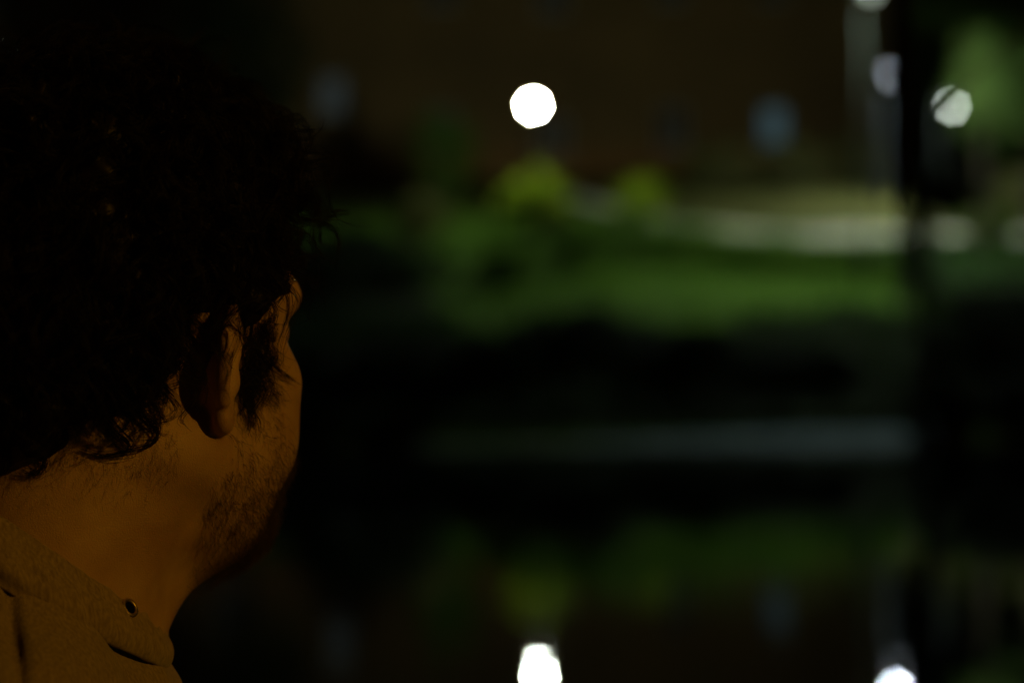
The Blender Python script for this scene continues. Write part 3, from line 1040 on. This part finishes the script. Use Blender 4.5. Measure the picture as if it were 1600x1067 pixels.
# keep the locks outside the skin
flat = guide.reshape(-1, 3).astype(np.float32)
dd = sd_head(flat)
m = dd < .0025
gg = grad(sd_head, flat[m])
flat[m] += gg * (.0025 - dd[m])[:, None]
guide = flat.reshape(NL, K, 3)
gm = guide.copy().reshape(-1, 3); gm[:, 0] = np.abs(gm[:, 0])
q_ = gm - E_O
near_ear = (sd_ear(gm.astype(np.float32)) < .0035) | ((q_ @ e_n > -.002) & (q_ @ e_n < .035) & (np.abs(q_ @ e_a) < .034) & (q_ @ e_b > -.010) & (q_ @ e_b < .03))
fringe = (guide[..., 1] > .092 - .35 * np.clip(guide[..., 2] - .08, -.1, .02)) & (guide[..., 2] < .125)
lowcut = guide[..., 2] < -.036 - .35 * np.clip(-.045 - guide[..., 1], 0, .05)
good = ~((guide[..., 1] > .066) & (guide[..., 2] < .062)).any(1) & ~lowcut.any(1) & ~near_ear.reshape(NL, K).any(1) & ~fringe.any(1) & ~((guide[..., 0] < .02) & (guide[..., 1] > .066) & (guide[..., 2] < .085)).any(1)
guide, NL = guide[good], int(good.sum())
PER = 11
off = g.normal(size=(NL, PER, 1, 3)) * .0017 * (1.15 - .75 * tt[None, None, :, None])
ext = 1 + .0 * off
wv = g.normal(size=(NL, PER, 1, 3)) * .0007 * np.sin(tt[None, None, :, None] * g.uniform(6, 16, (NL, PER, 1, 1)) + g.uniform(0, 6, (NL, PER, 1, 1)))
S = (guide[:, None] + off + wv)
# strands of one lock end at different lengths
cutt = g.uniform(.82, 1.0, (NL, PER, 1))
u_ = tt[None, None, :] * cutt * (K - 1)
i0 = np.clip(np.floor(u_).astype(int), 0, K - 2); fr = (u_ - i0)[..., None]
S = np.take_along_axis(S, i0[..., None], 2) * (1 - fr) + np.take_along_axis(S, i0[..., None] + 1, 2) * fr
S = S.reshape(-1, K, 3)
strands('curls', head_to_world(S), np.linspace(.00022, .00009, K), M_hair, hair)
# a few separate locks: the curl in front of the ear, the flicked ends at the nape
def custom_lock(pts, n, spread, seed):
    g = np.random.default_rng(seed)
    q = []
    for px, py, r_ in pts:
        u = (px - 181) * .000342
        q.append((r_, (u - math.cos(YAW) * r_) / math.sin(YAW), -(py - 580) * .000342 + .0))
    c = np.array(spline(q, 6), np.float32)
    for _ in range(4):
        c += grad(sd_head, c) * (.0035 - sd_head(c))[:, None]
    m_ = len(c)
    idx = np.linspace(0, m_ - 1, K)
    c = np.stack([np.interp(idx, np.arange(m_), c[:, a]) for a in range(3)], -1)
    o_ = g.normal(size=(n, 1, 3)) * spread * (1.2 - .8 * tt[None, :, None]) + g.normal(size=(n, 1, 3)) * spread * .5 * np.sin(tt[None, :, None] * 5 + g.uniform(0, 6, (n, 1, 1)))
    e_ = g.uniform(.75, 1.0, (n, 1)) * tt[None] * (K - 1)
    j0 = np.clip(e_.astype(int), 0, K - 2); fr_ = (e_ - j0)[..., None]
    return c[j0] * (1 - fr_) + c[j0 + 1] * fr_ + o_
locks = [custom_lock([(388, 480, .071), (380, 520, .072), (368, 558, .073), (376, 580, .074), (402, 586, .071)], 8, .0006, 1),
         custom_lock([(392, 480, .072), (384, 530, .073), (382, 556, .073), (394, 574, .072)], 4, .0005, 2),
         custom_lock([(400, 500, .070), (408, 550, .068), (420, 578, .065), (434, 588, .061)], 14, .0014, 3),
         custom_lock([(225, 590, .060), (252, 640, .060), (274, 672, .060), (266, 692, .060), (236, 702, .058)], 26, .0016, 4),
         custom_lock([(235, 560, .064), (262, 600, .064), (276, 640, .062), (284, 668, .060)], 16, .0014, 5),
         custom_lock([(180, 620, .050), (215, 670, .050), (232, 694, .050), (205, 708, .048), (175, 700, .046)], 26, .0018, 6),
         custom_lock([(95, 660, .036), (122, 700, .036), (130, 728, .036), (112, 742, .034), (86, 736, .032)], 26, .0018, 7),
         custom_lock([(30, 660, .02), (62, 705, .02), (66, 730, .02), (44, 742, .018), (20, 735, .018)], 26, .0018, 8)]
for lk in locks:
    strands('lock', head_to_world(lk), np.linspace(.00022, .00009, K), M_hair, hair)
# loose single hairs round the outline
NF = 230
r2 = cand[g.integers(0, len(cand), NF)]
n2 = grad(sd_head, r2)
t2 = np.cross(n2, g.normal(size=(NF, 3))); t2 /= np.linalg.norm(t2, axis=-1, keepdims=True)
b2 = np.cross(n2, t2)
l2 = np.where(r2[:, 2] > .03, np.where(r2[:, 1] > .035, .036, .052), .022)[:, None] * g.uniform(.7, 1.15, (NF, 1))
cv = g.uniform(1.2, 3.6, (NF, 1))
P2 = r2[:, None] + n2[:, None] * (l2 * (1 - np.exp(-1.6 * tt[None])) * .85)[..., None] + t2[:, None] * (.012 * np.sin(cv * tt[None] * 1.7))[..., None] \
    + b2[:, None] * (.010 * (1 - np.cos(cv * tt[None] * 1.5)))[..., None]
P2 = P2[~((P2[..., 1] > .085) & (P2[..., 2] < .13)).any(1)]
strands('loose_hair', head_to_world(P2), np.linspace(.00016, .00006, K), M_hair, hair)


# ---- beard, brows and the fine hair on the nape
def whiskers(name, mask, n, ln, rad, mat, parent, k=5, flow=(0, .35, -1), lay=.55, seed=5, curl=.25):
    g = np.random.default_rng(seed)
    dens = mask(HV)
    idx = np.flatnonzero(dens > 0)
    pr = dens[idx] / dens[idx].sum()
    rt = HV[g.choice(idx, n, p=pr)] + g.normal(size=(n, 3)) * .0004
    rt = rt.astype(np.float32)
    nn = grad(sd_head, rt)
    fl = np.array(flow)[None] + g.normal(size=(n, 3)) * .45
    fl[:, 0] += np.sign(rt[:, 0]) * .1
    tg = fl - (fl * nn).sum(-1, keepdims=True) * nn
    tg /= np.linalg.norm(tg, axis=-1, keepdims=True) + 1e-9
    bb = np.cross(nn, tg)
    s = np.linspace(0, 1, k)
    L = (ln * g.uniform(.6, 1.3, n))[:, None]
    cu = g.normal(size=(n, 1)) * curl
    P = rt[:, None] + (nn[:, None] * ((1 - lay) * L * (s - .35 * s ** 2)[None])[..., None] + tg[:, None] * (lay * L * s[None] ** 1.3)[..., None]
                       + bb[:, None] * (cu * L * (s[None] ** 2))[..., None]) + nn[:, None] * .0003
    return strands(name, head_to_world(P), np.linspace(rad, rad * .4, k), mat, parent)


def m_beard(p):
    x, y, z = np.abs(p[:, 0]), p[:, 1], p[:, 2]
    ear_front = (y > .006) & (z < .02) & (z > -.105)
    upper = z < (.022 - 1.05 * (y - .012))                 # from the sideburn down to the corner of the mouth
    upper |= (z < -.046)
    lower = z > (-.092 - .0 * y)
    neckline = (y > .006 + .35 * np.clip(-.05 - z, 0, 1))
    w = ear_front & upper & lower & neckline
    edge = np.clip((y - .006) / .014, .05, 1) * np.clip((z + .098) / .02, .1, 1)
    return w * edge * (.45 + .55 * np.clip((-.035 - z) / .03, 0, 1)) * (sd_ear(np.stack([x, y, z], -1)) > .003)


def m_chin(p):
    x, y, z = np.abs(p[:, 0]), p[:, 1], p[:, 2]
    return np.clip((-.050 - z) / .022, 0, 1) * np.clip((y - .028) / .04, 0, 1) * np.clip((z + .118) / .015, 0, 1)


def m_brow(p):
    x, y, z = np.abs(p[:, 0]), p[:, 1], p[:, 2]
    return ((np.abs(z - .047 - .004 * np.sin((x - .01) * 70)) < .004) & (x > .012) & (x < .056) & (y > .06)).astype(float)


def m_nape(p):
    x, y, z = np.abs(p[:, 0]), p[:, 1], p[:, 2]
    return ((y < -.018) & (z < -.03) & (z > -.072) & (sd_ear(np.stack([x, y, z], -1)) > .004)) * np.clip((z + .075) / .03, 0, 1) ** 1.5


def m_side(p):
    x, y, z = np.abs(p[:, 0]), p[:, 1], p[:, 2]
    return ((y > .022) & (y < .050) & (z > -.014) & (z < .03) & (x > .05)).astype(float) * (sd_ear(np.stack([x, y, z], -1)) > .003)


beard = whiskers('beard', m_beard, 4200, .0105, .00011, M_beard, person, seed=5)
whiskers('chin_beard', m_chin, 3400, .016, .00012, M_beard, beard, k=6, seed=6, lay=.5, curl=.4)
whiskers('sideburn', m_side, 1500, .011, .00010, M_hair, beard, seed=7, curl=.4)
whiskers('eyebrow', m_brow, 700, .008, .00011, M_hair, person, flow=(0, 0, .3), seed=8)
whiskers('nape_fuzz', m_nape, 1500, .006, .00007, M_beard, hair, flow=(0, -.2, -1), seed=9, lay=.8)

# ------------------------------------------------------------------ hoodie
def sd_hoodie(p):
    s = p.copy(); s[..., 0] = np.abs(s[..., 0])
    d = s_ell(s, (0, -.005, -.23), (.165, .112, .22))
    d = smin(d, s_cone(s, (.035, -.014, .013), (.165, -.014, -.071), .062, .060), .03)     # trapezius and shoulder
    d = smin(d, s_ell(s, (0, .013, -.040), (.085, .083, .063)), .03)                        # front of the collar
    d = smin(d, s_ell(s, (0, .02, -.44), (.165, .135, .16)), .06)                           # belly
    d = smin(d, s_cone(s, (.185, -.012, -.100), (.235, -.03, -.36), .063, .052), .03)       # upper arm
    d = smin(d, s_cone(s, (.235, -.03, -.36), (.085, .165, -.42), .052, .045), .03)         # forearm into the pocket
    d = smin(d, s_ell(s, (0, .135, -.44), (.13, .035, .075)), .03)                          # front pocket
    d = smin(d, s_ell(s, (0, -.095, -.02), (.105, .045, .10)), .03)                         # hood hanging down the back
    d = d + .0030 * wob(p, 55, 4) + .0016 * wob(p * np.array((1, 1, 2.2), np.float32), 120, 5)
    d = d + .0065 * np.exp(-((p[..., 1] + .001 - .05 * (p[..., 0] - .08)) / .0034) ** 2) * (p[..., 0] > .03) * (p[..., 2] > -.16)   # shoulder seam
    return d


V3, F3 = polygonise(sd_hoodie, (-.33, -.20, -.64), (.33, .26, .14), .0026)
hoodie = mesh_obj('hoodie', torso_to_world(V3), F3, M_jersey, person, True)


# rolled hood edge lying round the neck
def hood_pt(phi, psi):
    """phi: 0 in front, +pi/2 at the right side; psi runs round the roll (0 = upper edge)."""
    fw, rt = np.cos(phi), np.sin(phi)
    rho = .080 + .004 * np.abs(rt)
    ctr = np.stack([rt * rho, -.004 + fw * rho, .062 - .70 * fw * rho + .010 * np.clip(-fw, 0, 1)], -1)
    rd = np.stack([rt, fw, 0 * fw], -1)
    up = np.array((0, 0, 1.0))
    lean = .42 + .12 * np.clip(-fw, 0, 1)
    e1 = up * np.cos(lean)[..., None] - rd * np.sin(lean)[..., None]
    e2 = rd * np.cos(lean)[..., None] + up * np.sin(lean)[..., None]
    a = .0180 + .004 * np.clip(-fw, 0, 1) + .0012 * np.sin(phi * 5 + 1)
    fold = .0012 * np.sin(psi * 3 + phi * 1.5) + .0014 * np.sin(psi * 7 + phi * 3.1) * np.clip(.75 - fw, 0, 1) + .0012 * np.sin(psi * 5 - phi * 2.3 + 1) * np.clip(.6 - fw, 0, 1) + .0007 * np.sin(phi * 23 + psi * 2)
    b = .0066 + fold + .0006 * np.sin(phi * 37 + 3 * np.sin(psi)) + .0005 * np.sin(phi * 61 + psi * 3)
    return ctr + e1 * (a * np.cos(psi))[..., None] + e2 * (b * np.sin(psi))[..., None]


NP, NS = 220, 44
PH, PS = np.meshgrid(np.linspace(0, 2 * np.pi, NP, endpoint=False), np.linspace(0, 2 * np.pi, NS, endpoint=False), indexing='ij')
HP = hood_pt(PH, PS)
ii = np.arange(NP * NS).reshape(NP, NS)
hq = np.stack([ii, np.roll(ii, -1, 1), np.roll(np.roll(ii, -1, 0), -1, 1), np.roll(ii, -1, 0)], -1).reshape(-1, 4)
hood = mesh_obj('hood', torso_to_world(HP.reshape(-1, 3)), hq, M_jersey, hoodie, True)
# metal eyelet for the drawstring, with a black disc painting the shade of its hole
ep, es = R(40), R(62)
c_ = hood_pt(np.array(ep), np.array(es))
ta = hood_pt(np.array(ep + .02), np.array(es)) - c_
tb = hood_pt(np.array(ep), np.array(es + .05)) - c_
ta /= np.linalg.norm(ta); nrm = np.cross(tb, ta); nrm /= np.linalg.norm(nrm)
mid = hood_pt(np.array(ep), np.array(np.pi * 1.5)) * .5 + hood_pt(np.array(ep), np.array(np.pi * .5)) * .5
if nrm @ (c_ - mid) < 0: nrm = -nrm
tb = np.cross(nrm, ta)
ev, ef = [], []
for i in range(28):
    w = 2 * math.pi * i / 28
    for j in range(8):
        q = 2 * math.pi * j / 8
        rr = .0043 + .0011 * math.cos(q)
        ev.append(c_ + (ta * math.cos(w) + tb * math.sin(w)) * rr + nrm * (.0006 + .0010 * math.sin(q)))
        ef.append((i * 8 + j, ((i + 1) % 28) * 8 + j, ((i + 1) % 28) * 8 + (j + 1) % 8, i * 8 + (j + 1) % 8))
eyelet = mesh_obj('eyelet', torso_to_world(np.array(ev)), ef, M_brass, hoodie, True)
hv_ = [c_ + nrm * .0003] + [c_ + (ta * math.cos(2 * math.pi * i / 24) + tb * math.sin(2 * math.pi * i / 24)) * .0036 + nrm * .0005 for i in range(24)]
mesh_obj('eyelet_hole_shade', torso_to_world(np.array(hv_)), [(0, 1 + i, 1 + (i + 1) % 24) for i in range(24)], M_hole_shade, hoodie)

# ------------------------------------------------------------------ trousers, shoes and the bench (below the frame)
def sd_trousers(p):
    s = p.copy(); s[..., 0] = np.abs(s[..., 0])
    d = s_ell(s, (0, -.01, -.56), (.17, .13, .10))
    d = smin(d, s_cone(s, (.09, .02, -.565), (.12, .42, -.55), .085, .068), .04)
    d = smin(d, s_cone(s, (.12, .42, -.55), (.12, .45, -.97), .066, .052), .03)
    return d + .003 * wob(p, 45, 8)


V4, F4 = polygonise(sd_trousers, (-.27, -.20, -1.06), (.27, .56, -.42), .009)
mesh_obj('trousers', torso_to_world(V4), F4, M_denim, person, True)
def sd_shoe(p):
    d = smin(s_ell(p, (.12, .47, -1.045), (.045, .07, .05)), s_ell(p, (.12, .56, -1.062), (.045, .09, .034)), .02)
    return smax(d, -(p[..., 2] + 1.093), .006)
V5, F5 = polygonise(sd_shoe, (.05, .37, -1.12), (.19, .68, -.97), .006)
for sx in (1, -1):
    vv = V5 * np.array((sx, 1, 1))
    mesh_obj('shoe', torso_to_world(vv), F5 if sx > 0 else F5[:, ::-1], M_shoe, person, True)

bz = float(TO[2]) - .655
bench = empty('park_bench', (float(pelvis[0]), float(pelvis[1]), GROUND), 'plain wooden slat bench under the seated person', 'bench')
def oriented(boxmb):
    return torso_to_world(np.array(boxmb.v) - np.array((0, 0, 0)))
for k in range(4):
    mbx = MB().box((0, -.19 + k * .115, -.675), (1.5, .10, .035), .006)
    mesh_obj('slat', oriented(mbx), mbx.f, M_wood, bench)
for sx in (-.55, .55):
    mbx = MB().box((sx, -.02, -.72), (.06, .44, .05)).box((sx, -.16, -.92), (.05, .05, .36)).box((sx, .12, -.92), (.05, .05, .36))
    mesh_obj('leg', oriented(mbx), mbx.f, M_iron, bench)
